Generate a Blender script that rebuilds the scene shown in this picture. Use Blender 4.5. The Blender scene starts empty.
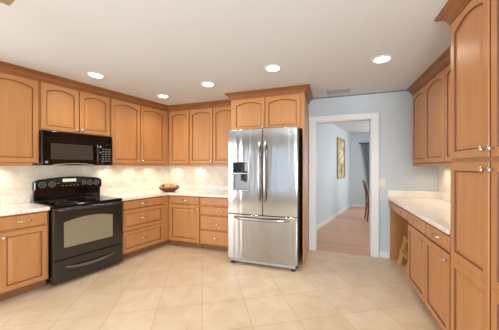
import bpy, bmesh, math, random
from mathutils import Vector, Matrix
random.seed(7)
SC = bpy.context.scene
COL = SC.collection
PI = math.pi

# ------------------------------------------------------------------ camera
CEIL = 2.475
cam_d = bpy.data.cameras.new('camera')
cam_d.sensor_width = 36.0
cam_d.lens = 235.0 / 499.0 * 36.0
cam_d.shift_y = 1.0 / 499.0
cam_d.clip_start = 0.02
cam = bpy.data.objects.new('camera', cam_d)
COL.objects.link(cam)
cam.location = (0, 0, 1.37)
cam.rotation_euler = (PI / 2, 0, math.radians(19.08))
SC.camera = cam

# ------------------------------------------------------------------ world, exposure, large lights
w = bpy.data.worlds.new('world')
SC.world = w
w.use_nodes = True
bg = w.node_tree.nodes['Background']
bg.inputs[0].default_value = (0.78, 0.89, 1.0, 1)
bg.inputs[1].default_value = 1.25
SC.view_settings.view_transform = 'Standard'
SC.view_settings.look = 'None'
SC.view_settings.gamma = 1.0
SC.view_settings.use_curve_mapping = False
SC.view_settings.exposure = 0.32

ROOM_FILL_POWER = 62.0
CEILING_FILL_POWER = 42.0
DOWNLIGHT_POWER = 7.0
PUCK_POWER = 1.15
HALL_POWER = 34.0


def area(name, loc, rot, sx, sy, power, color):
    d = bpy.data.lights.new(name, 'AREA')
    d.shape = 'RECTANGLE'
    d.size = sx
    d.size_y = sy
    d.energy = power
    d.color = color
    o = bpy.data.objects.new(name, d)
    COL.objects.link(o)
    o.location = loc
    o.rotation_euler = rot
    return o


DAY = (0.85, 0.935, 1.0)
# fill lamps at a sliding door and a wide window, both added behind the camera;
# two fill the room level or downwards, one tilts up to brighten the ceiling
area('added_sliding_door_fill', (-4.02, -0.75, 1.15), (math.radians(74), 0, math.radians(-77.1)), 2.4, 1.9, ROOM_FILL_POWER * 1.45, (0.96, 0.975, 1.0))
area('added_window_fill', (0.62, -2.44, 1.35), (math.radians(90), 0, 0), 1.35, 1.4, ROOM_FILL_POWER * 0.9, DAY)
area('added_ceiling_fill', (0.62, -2.35, 1.0), (math.radians(130), 0, 0), 1.35, 1.0, CEILING_FILL_POWER * 2.4, DAY)
area('daylight_hall_window', (1.95, 8.50, 1.30), (-PI / 2, 0, 0), 1.3, 1.7, HALL_POWER * 0.6, (0.90, 0.95, 1.0))
area('added_hall_fill', (2.93, 6.2, 1.45), (0, PI / 2, 0), 1.5, 1.9, HALL_POWER, (0.93, 0.97, 1.0))  # unseen fill lamp added to brighten the hall; the wall has no window


# ------------------------------------------------------------------ materials
def lin(h):
    h = h.lstrip('#')
    out = []
    for i in (0, 2, 4):
        v = int(h[i:i + 2], 16) / 255.0
        out.append(v / 12.92 if v <= 0.04045 else ((v + 0.055) / 1.055) ** 2.4)
    return (out[0], out[1], out[2], 1.0)


def mat(name, col, rough=0.5, metal=0.0, spec=None, emit=None, estr=0.0, coat=0.0):
    m = bpy.data.materials.new(name)
    m.use_nodes = True
    b = m.node_tree.nodes['Principled BSDF']
    b.inputs['Base Color'].default_value = lin(col)
    b.inputs['Roughness'].default_value = rough
    b.inputs['Metallic'].default_value = metal
    if spec is not None:
        b.inputs['Specular IOR Level'].default_value = spec
    if emit:
        b.inputs['Emission Color'].default_value = lin(emit)
        b.inputs['Emission Strength'].default_value = estr
    if coat:
        b.inputs['Coat Weight'].default_value = coat
        b.inputs['Coat Roughness'].default_value = 0.15
    return m


def nd(m, typ, **kw):
    n = m.node_tree.nodes.new(typ)
    for k, v in kw.items():
        setattr(n, k, v)
    return n


def noise_mix(m, c1, c2, scale=(1, 1, 1), nscale=5.0, detail=4.0, rot=(0, 0, 0), lo=0.3, hi=0.7, bump=0.0, coord='Object'):
    nt = m.node_tree
    b = nt.nodes['Principled BSDF']
    tc = nd(m, 'ShaderNodeTexCoord')
    mp = nd(m, 'ShaderNodeMapping')
    mp.inputs['Scale'].default_value = scale
    mp.inputs['Rotation'].default_value = rot
    no = nd(m, 'ShaderNodeTexNoise')
    no.inputs['Scale'].default_value = nscale
    no.inputs['Detail'].default_value = detail
    cr = nd(m, 'ShaderNodeValToRGB')
    cr.color_ramp.elements[0].position = lo
    cr.color_ramp.elements[0].color = lin(c1)
    cr.color_ramp.elements[1].position = hi
    cr.color_ramp.elements[1].color = lin(c2)
    nt.links.new(tc.outputs[coord], mp.inputs[0])
    nt.links.new(mp.outputs[0], no.inputs['Vector'])
    nt.links.new(no.outputs['Fac'], cr.inputs[0])
    nt.links.new(cr.outputs[0], b.inputs['Base Color'])
    if bump:
        bp = nd(m, 'ShaderNodeBump')
        bp.inputs['Strength'].default_value = bump
        bp.inputs['Distance'].default_value = 0.01
        nt.links.new(no.outputs['Fac'], bp.inputs['Height'])
        nt.links.new(bp.outputs[0], b.inputs['Normal'])
    return cr


M = {}
M['wood'] = mat('maple', '#c0895a', 0.36)
noise_mix(M['wood'], '#b67d4a', '#c08753', (10, 10, 0.9), 1.6, 3.0)
M['glaze_shade'] = mat('dark glaze', '#7b4b27', 0.45)  # glaze lines, and painted shade on the door sides
M['crownwood'] = mat('glazed and shaded maple moulding', '#9c673a', 0.4)  # darker than the doors: shade on the crown is put into the colour
noise_mix(M['crownwood'], '#874f26', '#976033', (4, 4, 8), 1.6, 3.0)
M['seam'] = mat('cabinet shadow gap', '#6b4022', 0.6)
M['wood_in'] = mat('maple panel', '#b57d50', 0.45)
noise_mix(M['wood_in'], '#ae7743', '#b8824d', (10, 10, 0.9), 1.6, 3.0)
M['toe'] = mat('shade-darkened kick board', '#8a5a35', 0.5)  # wood darkened to paint in the shade of the toe recess
M['pull_black'] = mat('glossy charcoal', '#54504b', 0.2, spec=0.8)
M['pine'] = mat('pine', '#d9a763', 0.5)
noise_mix(M['pine'], '#cf9b56', '#e2b26f', (10, 10, 2), 2.0, 4.0)
M['darkwood'] = mat('reddish wood', '#7d4a30', 0.35)
noise_mix(M['darkwood'], '#6f3f28', '#8e583a', (10, 10, 2), 2.0, 4.0)
M['ceiling'] = mat('ceiling paint', '#cecece', 0.9)
M['wall'] = mat('grey blue paint', '#bdc6cc', 0.75)
M['wallwhite'] = mat('off white paint', '#d9d6cf', 0.8)
M['rearwall'] = mat('taupe paint', '#b4aea6', 0.8)  # made-up tone of an unseen wall, sets off windows mirrored in the fridge
M['hallwall'] = mat('pale blue paint', '#c7d0d4', 0.7)
M['white'] = mat('white trim paint', '#dadcdc', 0.4)
M['black'] = mat('black enamel', '#1b1815', 0.24, spec=0.8)
M['blackglass'] = mat('black glass', '#080808', 0.06)
M['blackmat'] = mat('black plastic', '#141312', 0.45)
M['grey'] = mat('grey print', '#8d8d8b', 0.4)
M['ovenglass'] = mat('oven window glass', '#8a7f68', 0.07, coat=0.6)  # light base colour paints in the reflection on the glass
M['mwglass'] = mat('microwave window mesh', '#3b342e', 0.25)
M['steel'] = mat('stainless steel', '#b7b7b8', 0.12, 1.0)
M['handle'] = mat('brushed handle metal', '#a9a6a2', 0.3, 1.0)
M['chrome'] = mat('satin nickel', '#d2cfca', 0.22, 1.0)
M['fridgeside'] = mat('dark grey case', '#2a2a2b', 0.5)
M['lcd'] = mat('clock display', '#9fb08c', 0.3, emit='#c8d8a8', estr=0.7)
M['darklcd'] = mat('dispenser display', '#0c0f11', 0.1)
M['rec'] = mat('dispenser recess', '#8d9092', 0.3, 0.6)
M['lamp'] = mat('lamp lens', '#ffffff', 0.4, emit='#fff4e2', estr=14.0)
M['ivory'] = mat('ivory plastic', '#dcd3bb', 0.4)
M['ventmetal'] = mat('vent grey', '#a3a3a0', 0.5)
M['fan'] = mat('fan blade', '#8d7d61', 0.5)
M['fanedge'] = mat('fan light trim', '#d8cbb2', 0.5)
M['curtain'] = mat('grey blue curtain cloth', '#7d8796', 0.9)
M['canvasframe'] = mat('gold frame', '#a78a52', 0.4, 0.2)
M['bronze'] = mat('dark rod', '#3a302a', 0.4, 0.6)

# stainless: gentle vertical waviness
m = M['steel']
nt = m.node_tree
b = nt.nodes['Principled BSDF']
tc = nd(m, 'ShaderNodeTexCoord')
mp = nd(m, 'ShaderNodeMapping')
mp.inputs['Scale'].default_value = (8.0, 8.0, 0.35)
no = nd(m, 'ShaderNodeTexNoise')
no.inputs['Scale'].default_value = 1.6
no.inputs['Detail'].default_value = 1.5
bp = nd(m, 'ShaderNodeBump')
bp.inputs['Strength'].default_value = 0.5
bp.inputs['Distance'].default_value = 0.012
nt.links.new(tc.outputs['Object'], mp.inputs[0])
nt.links.new(mp.outputs[0], no.inputs['Vector'])
nt.links.new(no.outputs['Fac'], bp.inputs['Height'])
nt.links.new(bp.outputs[0], b.inputs['Normal'])

# floor tile: square tiles laid on the diagonal, thin grout
m = M['tile'] = mat('beige floor tile', '#d2b894', 0.30)
nt = m.node_tree
b = nt.nodes['Principled BSDF']
tc = nd(m, 'ShaderNodeTexCoord')
mp = nd(m, 'ShaderNodeMapping')
TS = 0.42
TA = math.radians(30.5)
# tile axes: one along the +y direction turned 30.5 degrees counter-clockwise
mp.vector_type = 'POINT'
ox, oy = -1.208, 2.051
ca, sa = math.cos(-TA), math.sin(-TA)
mp.inputs['Rotation'].default_value = (0, 0, -TA)
mp.inputs['Location'].default_value = (-(ca * ox - sa * oy), -(sa * ox + ca * oy), 0)
bk = nd(m, 'ShaderNodeTexBrick')
bk.offset = 0.0
bk.squash = 1.0
bk.inputs['Scale'].default_value = 1.0
bk.inputs['Brick Width'].default_value = TS
bk.inputs['Row Height'].default_value = TS
bk.inputs['Mortar Size'].default_value = 0.0034
bk.inputs['Mortar Smooth'].default_value = 0.3
bk.inputs['Color1'].default_value = lin('#dccab0')
bk.inputs['Color2'].default_value = lin('#d6c3a8')
bk.inputs['Mortar'].default_value = lin('#bfaa8b')
no = nd(m, 'ShaderNodeTexNoise')
no.inputs['Scale'].default_value = 5.0
no.inputs['Detail'].default_value = 6.0
no.inputs['Distortion'].default_value = 0.6
cr = nd(m, 'ShaderNodeValToRGB')
cr.color_ramp.elements[0].position = 0.33
cr.color_ramp.elements[0].color = lin('#f4ebe0')
cr.color_ramp.elements[1].position = 0.68
cr.color_ramp.elements[1].color = lin('#ffffff')
mx = nd(m, 'ShaderNodeMix', data_type='RGBA', blend_type='MULTIPLY')
mx.inputs[0].default_value = 1.0
nt.links.new(tc.outputs['Object'], mp.inputs[0])
nt.links.new(mp.outputs[0], bk.inputs['Vector'])
nt.links.new(tc.outputs['Object'], no.inputs['Vector'])
nt.links.new(no.outputs['Fac'], cr.inputs[0])
nt.links.new(bk.outputs['Color'], mx.inputs[6])
nt.links.new(cr.outputs[0], mx.inputs[7])
nt.links.new(mx.outputs[2], b.inputs['Base Color'])

# hall laminate
m = M['laminate'] = mat('red brown laminate', '#b98a6d', 0.3)
nt = m.node_tree
b = nt.nodes['Principled BSDF']
tc = nd(m, 'ShaderNodeTexCoord')
bk = nd(m, 'ShaderNodeTexBrick')
bk.offset = 0.37
bk.inputs['Scale'].default_value = 1.0
bk.inputs['Brick Width'].default_value = 1.1
bk.inputs['Row Height'].default_value = 0.085
bk.inputs['Mortar Size'].default_value = 0.0015
bk.inputs['Color1'].default_value = lin('#d7a27d')
bk.inputs['Color2'].default_value = lin('#c8926e')
bk.inputs['Mortar'].default_value = lin('#a37860')
nt.links.new(tc.outputs['Object'], bk.inputs['Vector'])
nt.links.new(bk.outputs['Color'], b.inputs['Base Color'])

# granite worktop: pale with fine speckle
m = M['granite'] = mat('pale granite', '#d9cdb9', 0.22)
nt = m.node_tree
b = nt.nodes['Principled BSDF']
tc = nd(m, 'ShaderNodeTexCoord')
n1 = nd(m, 'ShaderNodeTexNoise')
n1.inputs['Scale'].default_value = 70.0
n1.inputs['Detail'].default_value = 3.0
n2 = nd(m, 'ShaderNodeTexNoise')
n2.inputs['Scale'].default_value = 7.0
n2.inputs['Detail'].default_value = 5.0
n2.inputs['Distortion'].default_value = 1.2
c1 = nd(m, 'ShaderNodeValToRGB')
c1.color_ramp.elements[0].position = 0.34
c1.color_ramp.elements[0].color = lin('#b9ad9f')
c1.color_ramp.elements[1].position = 0.52
c1.color_ramp.elements[1].color = lin('#ffffff')
c2 = nd(m, 'ShaderNodeValToRGB')
c2.color_ramp.elements[0].position = 0.34
c2.color_ramp.elements[0].color = lin('#eee6da')
c2.color_ramp.elements[1].position = 0.6
c2.color_ramp.elements[1].color = lin('#f4efe6')
mx = nd(m, 'ShaderNodeMix', data_type='RGBA', blend_type='MULTIPLY')
mx.inputs[0].default_value = 0.45
nt.links.new(tc.outputs['Object'], n1.inputs['Vector'])
nt.links.new(tc.outputs['Object'], n2.inputs['Vector'])
nt.links.new(n1.outputs['Fac'], c1.inputs[0])
nt.links.new(n2.outputs['Fac'], c2.inputs[0])
nt.links.new(c2.outputs[0], mx.inputs[6])
nt.links.new(c1.outputs[0], mx.inputs[7])
nt.links.new(mx.outputs[2], b.inputs['Base Color'])


# backsplash: pale stone tile, faint joints (x runs along the wall, z up)
def splash_mat(name, turned):
    m = mat(name, '#d8cbb8', 0.35)
    nt = m.node_tree
    b = nt.nodes['Principled BSDF']
    tc = nd(m, 'ShaderNodeTexCoord')
    mp = nd(m, 'ShaderNodeMapping')
    mp.inputs['Rotation'].default_value = (PI / 2, 0, 0)
    bk = nd(m, 'ShaderNodeTexBrick')
    bk.offset = 0.5
    bk.inputs['Scale'].default_value = 1.0
    bk.inputs['Brick Width'].default_value = 0.155
    bk.inputs['Row Height'].default_value = 0.155
    bk.inputs['Mortar Size'].default_value = 0.002
    bk.inputs['Color1'].default_value = lin('#eee6da')
    bk.inputs['Color2'].default_value = lin('#e8dfd1')
    bk.inputs['Mortar'].default_value = lin('#d6cab8')
    no = nd(m, 'ShaderNodeTexNoise')
    no.inputs['Scale'].default_value = 9.0
    no.inputs['Detail'].default_value = 6.0
    cr = nd(m, 'ShaderNodeValToRGB')
    cr.color_ramp.elements[0].position = 0.35
    cr.color_ramp.elements[0].color = lin('#f1ebe3')
    cr.color_ramp.elements[1].position = 0.65
    cr.color_ramp.elements[1].color = lin('#ffffff')
    mx = nd(m, 'ShaderNodeMix', data_type='RGBA', blend_type='MULTIPLY')
    mx.inputs[0].default_value = 1.0
    nt.links.new(tc.outputs['Object'], mp.inputs[0])
    nt.links.new(mp.outputs[0], bk.inputs['Vector'])
    nt.links.new(tc.outputs['Object'], no.inputs['Vector'])
    nt.links.new(no.outputs['Fac'], cr.inputs[0])
    nt.links.new(bk.outputs['Color'], mx.inputs[6])
    nt.links.new(cr.outputs[0], mx.inputs[7])
    nt.links.new(mx.outputs[2], b.inputs['Base Color'])
    return m


M['splash'] = splash_mat('pale stone backsplash tile', False)

# bowl
M['bowl'] = mat('woven brown bowl', '#6b3a28', 0.55)
noise_mix(M['bowl'], '#4a2418', '#8d5034', (1, 1, 3), 30.0, 3.0, bump=0.3)
M['bowlin'] = mat('golden bowl inside', '#c99238', 0.4)
noise_mix(M['bowlin'], '#c08f45', '#e8c585', (1, 1, 1), 22.0, 3.0)

# abstract flower painting
m = M['painting'] = mat('painted canvas', '#b79a6a', 0.6)
noise_mix(m, '#7a6a4c', '#d9c08c', (1, 1, 1), 6.0, 5.0, lo=0.35, hi=0.62)


# ------------------------------------------------------------------ mesh helpers
class MB:
    """collects shapes into one mesh"""

    def __init__(self):
        self.v = []
        self.f = []
        self.mi = []

    def face(self, idx, mi=0):
        self.f.append(tuple(idx))
        self.mi.append(mi)

    def box(self, x0, x1, y0, y1, z0, z1, mi=0):
        k = len(self.v)
        self.v += [(x0, y0, z0), (x1, y0, z0), (x1, y1, z0), (x0, y1, z0),
                   (x0, y0, z1), (x1, y0, z1), (x1, y1, z1), (x0, y1, z1)]
        for q in ((0, 3, 2, 1), (4, 5, 6, 7), (0, 1, 5, 4), (1, 2, 6, 5), (2, 3, 7, 6), (3, 0, 4, 7)):
            self.face([k + i for i in q], mi)
        return self

    def prism(self, pts, z0, z1, mi=0, ms=None):
        """polygon in plan (counter-clockwise), extruded in z"""
        k = len(self.v)
        n = len(pts)
        self.v += [(p[0], p[1], z0) for p in pts] + [(p[0], p[1], z1) for p in pts]
        self.face([k + n - 1 - i for i in range(n)], mi)
        self.face([k + n + i for i in range(n)], mi)
        for i in range(n):
            j = (i + 1) % n
            self.face([k + i, k + j, k + n + j, k + n + i], mi if ms is None else ms)
        return self

    def slab(self, pts, y0, y1, mi=0):
        """outline in x,z (counter-clockwise seen from -y), extruded from front y0 to back y1"""
        k = len(self.v)
        n = len(pts)
        self.v += [(p[0], y0, p[1]) for p in pts] + [(p[0], y1, p[1]) for p in pts]
        self.face([k + i for i in range(n)], mi)
        self.face([k + n + n - 1 - i for i in range(n)], mi)
        for i in range(n):
            j = (i + 1) % n
            self.face([k + i, k + n + i, k + n + j, k + j], mi)
        return self

    def tube(self, pts, r, seg=10, mi=0, flat=(1, 1)):
        pts = [Vector(p) for p in pts]
        k0 = len(self.v)
        rs = r if isinstance(r, (list, tuple)) else [r] * len(pts)
        t0 = (pts[1] - pts[0]).normalized()
        up = Vector((0, 0, 1)) if abs(t0.z) < 0.9 else Vector((0, 1, 0))
        a = t0.cross(up).normalized()
        for i, p in enumerate(pts):
            t = (pts[min(i + 1, len(pts) - 1)] - pts[max(i - 1, 0)]).normalized()
            a = (a - t * a.dot(t)).normalized()
            bb = t.cross(a)
            for q in range(seg):
                th = 2 * PI * q / seg
                o = a * math.cos(th) * rs[i] * flat[0] + bb * math.sin(th) * rs[i] * flat[1]
                self.v.append(tuple(p + o))
        for i in range(len(pts) - 1):
            for q in range(seg):
                q2 = (q + 1) % seg
                A = k0 + i * seg
                B = A + seg
                self.face([A + q, B + q, B + q2, A + q2], mi)
        self.face([k0 + q for q in range(seg)], mi)
        L = k0 + (len(pts) - 1) * seg
        self.face([L + seg - 1 - q for q in range(seg)], mi)
        return self

    def lathe(self, prof, c=(0, 0, 0), axis='z', seg=24, mi=0, caps=True, mis=None):
        """prof: list of (radius, height) from c along axis"""
        k0 = len(self.v)
        for (r, h) in prof:
            for q in range(seg):
                th = 2 * PI * q / seg
                x, y = r * math.cos(th), r * math.sin(th)
                if axis == 'z':
                    p = (c[0] + x, c[1] + y, c[2] + h)
                elif axis == 'y':       # along -y (out of a front)
                    p = (c[0] + x, c[1] - h, c[2] + y)
                else:
                    p = (c[0] + h, c[1] + x, c[2] + y)
                self.v.append(p)
        for i in range(len(prof) - 1):
            for q in range(seg):
                q2 = (q + 1) % seg
                A = k0 + i * seg
                B = A + seg
                self.face([A + q, A + q2, B + q2, B + q], mis[i] if mis else mi)
        if caps:
            self.face([k0 + seg - 1 - q for q in range(seg)], mis[0] if mis else mi)
            L = k0 + (len(prof) - 1) * seg
            self.face([L + q for q in range(seg)], mis[-1] if mis else mi)
        return self

    def ring(self, c, r0, r1, h, axis='y', seg=28, mi=0):
        return self.lathe([(r0, 0), (r1, 0), (r1, h), (r0, h), (r0, 0)], c, axis, seg, mi, caps=False)

    def loops(self, loops, mis, cap=True, capmi=0):
        k0 = len(self.v)
        n = len(loops[0])
        for lp in loops:
            self.v += lp
        for i in range(len(loops) - 1):
            for q in range(n):
                q2 = (q + 1) % n
                A = k0 + i * n
                B = A + n
                self.face([A + q, A + q2, B + q2, B + q], mis[i])
        if cap:
            L = k0 + (len(loops) - 1) * n
            self.face([L + q for q in range(n)], capmi)
        return self

    def sweep(self, path, prof, mi=0, dark=()):
        """profile (outward, z) along a plan polyline; outward is to the right of travel"""
        n = len(path)
        P = [Vector((p[0], p[1])) for p in path]
        k0 = len(self.v)
        for i in range(n):
            d1 = (P[i] - P[i - 1]).normalized() if i > 0 else (P[1] - P[0]).normalized()
            d2 = (P[i + 1] - P[i]).normalized() if i < n - 1 else d1
            n1 = Vector((d1.y, -d1.x))
            n2 = Vector((d2.y, -d2.x))
            nn = (n1 + n2)
            nn = nn / (1 + n1.dot(n2))
            for (o, z) in prof:
                p = P[i] + nn * o
                self.v.append((p.x, p.y, z))
        L = len(prof)
        for i in range(n - 1):
            for q in range(L):
                q2 = (q + 1) % L
                A = k0 + i * L
                B = A + L
                self.face([A + q, A + q2, B + q2, B + q], 1 if q in dark else mi)
        self.face([k0 + q for q in range(L)], mi)
        self.face([k0 + (n - 1) * L + L - 1 - q for q in range(L)], mi)
        return self

    def build(self, name, mats, parent=None, bevel=0.0, smooth=False, loc=None, rot=None):
        me = bpy.data.meshes.new(name)
        me.from_pydata(self.v, [], self.f)
        if not isinstance(mats, (list, tuple)):
            mats = [mats]
        for mm in mats:
            me.materials.append(M[mm] if isinstance(mm, str) else mm)
        for p, i in zip(me.polygons, self.mi):
            p.material_index = i
        bm = bmesh.new()
        bm.from_mesh(me)
        bmesh.ops.remove_doubles(bm, verts=bm.verts, dist=1e-5)
        bmesh.ops.recalc_face_normals(bm, faces=bm.faces)
        bm.to_mesh(me)
        bm.free()
        if smooth:
            for p in me.polygons:
                p.use_smooth = True
            try:
                me.set_sharp_from_angle(angle=math.radians(35))
            except Exception:
                pass
        o = bpy.data.objects.new(name, me)
        COL.objects.link(o)
        if parent:
            o.parent = parent
        if loc:
            o.location = loc
        if rot:
            o.rotation_euler = rot
        if bevel:
            bv = o.modifiers.new('bevel', 'BEVEL')
            bv.width = bevel
            bv.segments = 2
            bv.limit_method = 'ANGLE'
            bv.angle_limit = math.radians(40)
        return o


def tag(o, label=None, cat=None, group=None, kind=None):
    if label:
        o['label'] = label
    if cat:
        o['category'] = cat
    if group:
        o['group'] = group
    if kind:
        o['kind'] = kind
    return o


def thing(name, label, cat, loc=(0, 0, 0), rz=0.0, group=None):
    o = bpy.data.objects.new(name, None)
    o.empty_display_size = 0.1
    COL.objects.link(o)
    o.location = loc
    o.rotation_euler = (0, 0, rz)
    return tag(o, label, cat, group)


def struct(name, mb, mats, **kw):
    return tag(mb.build(name, mats, **kw), kind='structure')


# ------------------------------------------------------------------ plan of the room
WX, WY = -3.128, 3.98            # corner of the left and the back wall
DX, DY = -0.2226, -0.9749        # along the left wall, towards the camera
NX, NY = 0.9749, -0.2226         # out of the left wall, into the room
LROT = math.atan2(-DY, -DX)      # left run: local +x runs towards the corner
RX = 1.44                        # right wall
REAR = -2.5


def Lp(s, n):
    return (WX + DX * s + NX * n, WY + DY * s + NY * n)


def left_loc(s, z=0.0):
    p = Lp(s, 0.002)
    return (p[0], p[1], z)


sr = (REAR - WY) / DY
LRX = WX + DX * sr               # left wall x at the rear wall

# floor / ceiling
struct('floor', MB().prism([(LRX, REAR), (RX, REAR), (RX, WY + 0.02), (WX, WY + 0.02)], -0.10, 0.0), 'tile')
struct('floor_hall', MB().prism([(-0.75, 4.0), (3.0, 4.0), (3.0, 8.75), (-0.75, 8.75)], -0.10, -0.002), 'laminate')
struct('ceiling', MB().prism([(LRX, REAR), (RX, REAR), (RX, WY), (WX, WY)], CEIL, CEIL + 0.12), 'ceiling')
struct('ceiling_hall', MB().prism([(-0.75, WY), (3.0, WY), (3.0, 8.75), (-0.75, 8.75)], CEIL - 0.01, CEIL + 0.12), 'ceiling')

# left wall
T = 0.12
mb = MB()


def lw(sa, sb, z0, z1):
    mb.prism([Lp(sa, 0), Lp(sa, -T), Lp(sb, -T), Lp(sb, 0)], z0, z1)


K0, K1, KZ = 3.60, 6.10, 2.14
lw(-0.1, K0, 0, CEIL)
lw(K0, K1, KZ, CEIL)
lw(K1, sr + 0.05, 0, CEIL)
struct('wall_left', mb, 'wallwhite')
# back wall with the doorway
DX0, DX1, DZ = -0.245, 0.590, 2.095
mb = MB()
mb.box(WX - 0.15, DX0, WY, WY + T, 0, CEIL)
mb.box(DX1, 3.0, WY, WY + T, 0, CEIL)
mb.box(DX0, DX1, WY, WY + T, DZ, CEIL)
struct('wall_back', mb, 'wall')
struct('wall_right', MB().box(RX, RX + T, REAR - 0.1, WY, 0, CEIL), 'wall')
# unseen rear wall: two windows mirrored in the fridge, one added for the fills
mb = MB()
OPEN = ((-3.40, -2.65, 0.30, 2.12), (-1.95, -0.55, 0.30, 2.12), (-0.10, 1.34, 0.60, 2.12))
xp = LRX - 0.15
for (xa, xb, za, zb) in OPEN:
    mb.box(xp, xa, REAR - T, REAR, 0, CEIL)
    mb.box(xa, xb, REAR - T, REAR, 0, za)
    mb.box(xa, xb, REAR - T, REAR, zb, CEIL)
    xp = xb
mb.box(xp, RX, REAR - T, REAR, 0, CEIL)
struct('wall_rear', mb, 'rearwall')

# glass for the rear openings
gm = bpy.data.materials.new('window glass')
gm.use_nodes = True
gnt = gm.node_tree
gnt.nodes.remove(gnt.nodes['Principled BSDF'])
gt = gnt.nodes.new('ShaderNodeBsdfTransparent')
gg = gnt.nodes.new('ShaderNodeBsdfGlossy')
gg.inputs['Roughness'].default_value = 0.02
gx = gnt.nodes.new('ShaderNodeMixShader')
gx.inputs[0].default_value = 0.07
gnt.links.new(gt.outputs[0], gx.inputs[1])
gnt.links.new(gg.outputs[0], gx.inputs[2])
gnt.links.new(gx.outputs[0], gnt.nodes['Material Output'].inputs[0])
M['glass'] = gm


def window(name, x0, x1, z0, z1, y0, y1, mull, **kw):
    mb = MB()
    f = 0.055
    mb.box(x0, x1, y0, y1, z0, z0 + f)
    mb.box(x0, x1, y0, y1, z1 - f, z1)
    mb.box(x0, x0 + f, y0, y1, z0 + f, z1 - f)
    mb.box(x1 - f, x1, y0, y1, z0 + f, z1 - f)
    for t in mull:
        xm = x0 + (x1 - x0) * t
        mb.box(xm - f / 2, xm + f / 2, y0, y1, z0 + f, z1 - f)
    o = struct(name, mb, 'white', **kw)
    ym = (y0 + y1) / 2
    MB().box(x0 + f, x1 - f, ym - 0.003, ym + 0.003, z0 + f, z1 - f).build('window_pane', 'glass', o)
    return o


for i, (xa, xb, za, zb) in enumerate(OPEN):
    window('window_%d' % (1, 2, 5)[i], xa, xb, za, zb, REAR - 0.10, REAR - 0.03, ((), (), (0.5,))[i])
kp = Lp(K1, 0)
window('window_4', 0.0, K1 - K0, 0.0, KZ, 0.03, 0.10, (0.5,), loc=(kp[0], kp[1], 0), rot=(0, 0, LROT))  # unseen sliding door added on the left wall to carry a fill lamp

# hall beyond the doorway
h0 = Vector((-0.60, 4.075))
h1 = Vector((0.645, 8.68))
hd = (h1 - h0).normalized()
hn = Vector((-hd.y, hd.x))
HFAR = 8.60
struct('wall_hall_left', MB().prism([h0, h1, h1 + hn * 0.1, h0 + hn * 0.1], 0, CEIL - 0.01), 'hallwall')
mb = MB()
mb.box(0.50, 1.30, HFAR, HFAR + 0.1, 0, CEIL - 0.01)
mb.box(1.30, 2.60, HFAR, HFAR + 0.1, 0, 0.42)
mb.box(1.30, 2.60, HFAR, HFAR + 0.1, 2.12, CEIL - 0.01)
mb.box(2.60, 3.0, HFAR, HFAR + 0.1, 0, CEIL - 0.01)
struct('wall_hall_far', mb, 'hallwall')
window('window_3', 1.30, 2.60, 0.42, 2.12, HFAR + 0.02, HFAR + 0.08, (0.5,))
struct('wall_hall_right', MB().box(3.0, 3.1, WY, 8.75, 0, CEIL), 'hallwall')

# baseboards
BB = [(0, 0), (0.014, 0), (0.014, 0.075), (0.008, 0.09), (0, 0.09)]
q0 = h0 + hd * 0.05
q1 = h1 - hd * 0.10
struct('baseboard_hall_left', MB().sweep([q0, q1], [(o + 0.001, z) for o, z in BB]), 'white')
struct('baseboard_hall_far', MB().box(0.64, 2.99, HFAR - 0.015, HFAR - 0.001, 0, 0.09), 'white')
struct('baseboard_back', MB().box(0.690, 0.822, WY - 0.016, WY - 0.001, 0, 0.095)
       .box(-0.362, -0.345, WY - 0.016, WY - 0.001, 0, 0.095), 'white', bevel=0.003)

# doorway casing and jambs
CW = 0.088
mb = MB()
for (x0, x1) in ((DX0 - CW, DX0 + 0.005), (DX1 - 0.005, DX1 + CW)):
    mb.box(x0, x1, WY - 0.018, WY - 0.0005, 0, DZ - 0.005)
mb.box(DX0 - CW, DX1 + CW, WY - 0.020, WY - 0.0005, DZ - 0.005, DZ + CW - 0.01)
for (x0, x1) in ((DX0 - CW - 0.004, DX0 - CW + 0.014), (DX1 + CW - 0.014, DX1 + CW + 0.004)):
    mb.box(x0, x1, WY - 0.026, WY - 0.0005, 0, DZ + CW - 0.01)
mb.box(DX0 - CW - 0.004, DX1 + CW + 0.004, WY - 0.027, WY - 0.0005, DZ + CW - 0.024, DZ + CW - 0.006)
mb.box(DX0 + 0.0005, DX0 + 0.018, WY - 0.0005, WY + T + 0.01, 0, DZ - 0.018)
mb.box(DX1 - 0.018, DX1 - 0.0005, WY - 0.0005, WY + T + 0.01, 0, DZ - 0.018)
mb.box(DX0 + 0.0005, DX1 - 0.0005, WY - 0.0005, WY + T + 0.01, DZ - 0.018, DZ - 0.0005)
struct('door_1', mb, 'white', bevel=0.003)
struct('trim_1', MB().box(DX0 + 0.02, DX1 - 0.02, WY - 0.01, WY + 0.03, 0.0, 0.006), 'laminate')

# tiled backsplash on the walls between worktop and wall cabinets
bs = MB().box(0, 3.116, -0.012, -0.001, 0.86, 1.78)
o = struct('trim_2', bs, 'splash', loc=(Lp(3.12, 0)[0], Lp(3.12, 0)[1], 0), rot=(0, 0, LROT))
struct('trim_3', MB().box(-3.124, -1.40, -0.012, -0.001, 0.86, 1.42), 'splash', loc=(0, WY, 0))
struct('trim_4', MB().box(0, 1.90, -0.012, -0.001, 0.86, 1.44), 'splash', loc=(RX, WY, 0), rot=(0, 0, -PI / 2))


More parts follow.
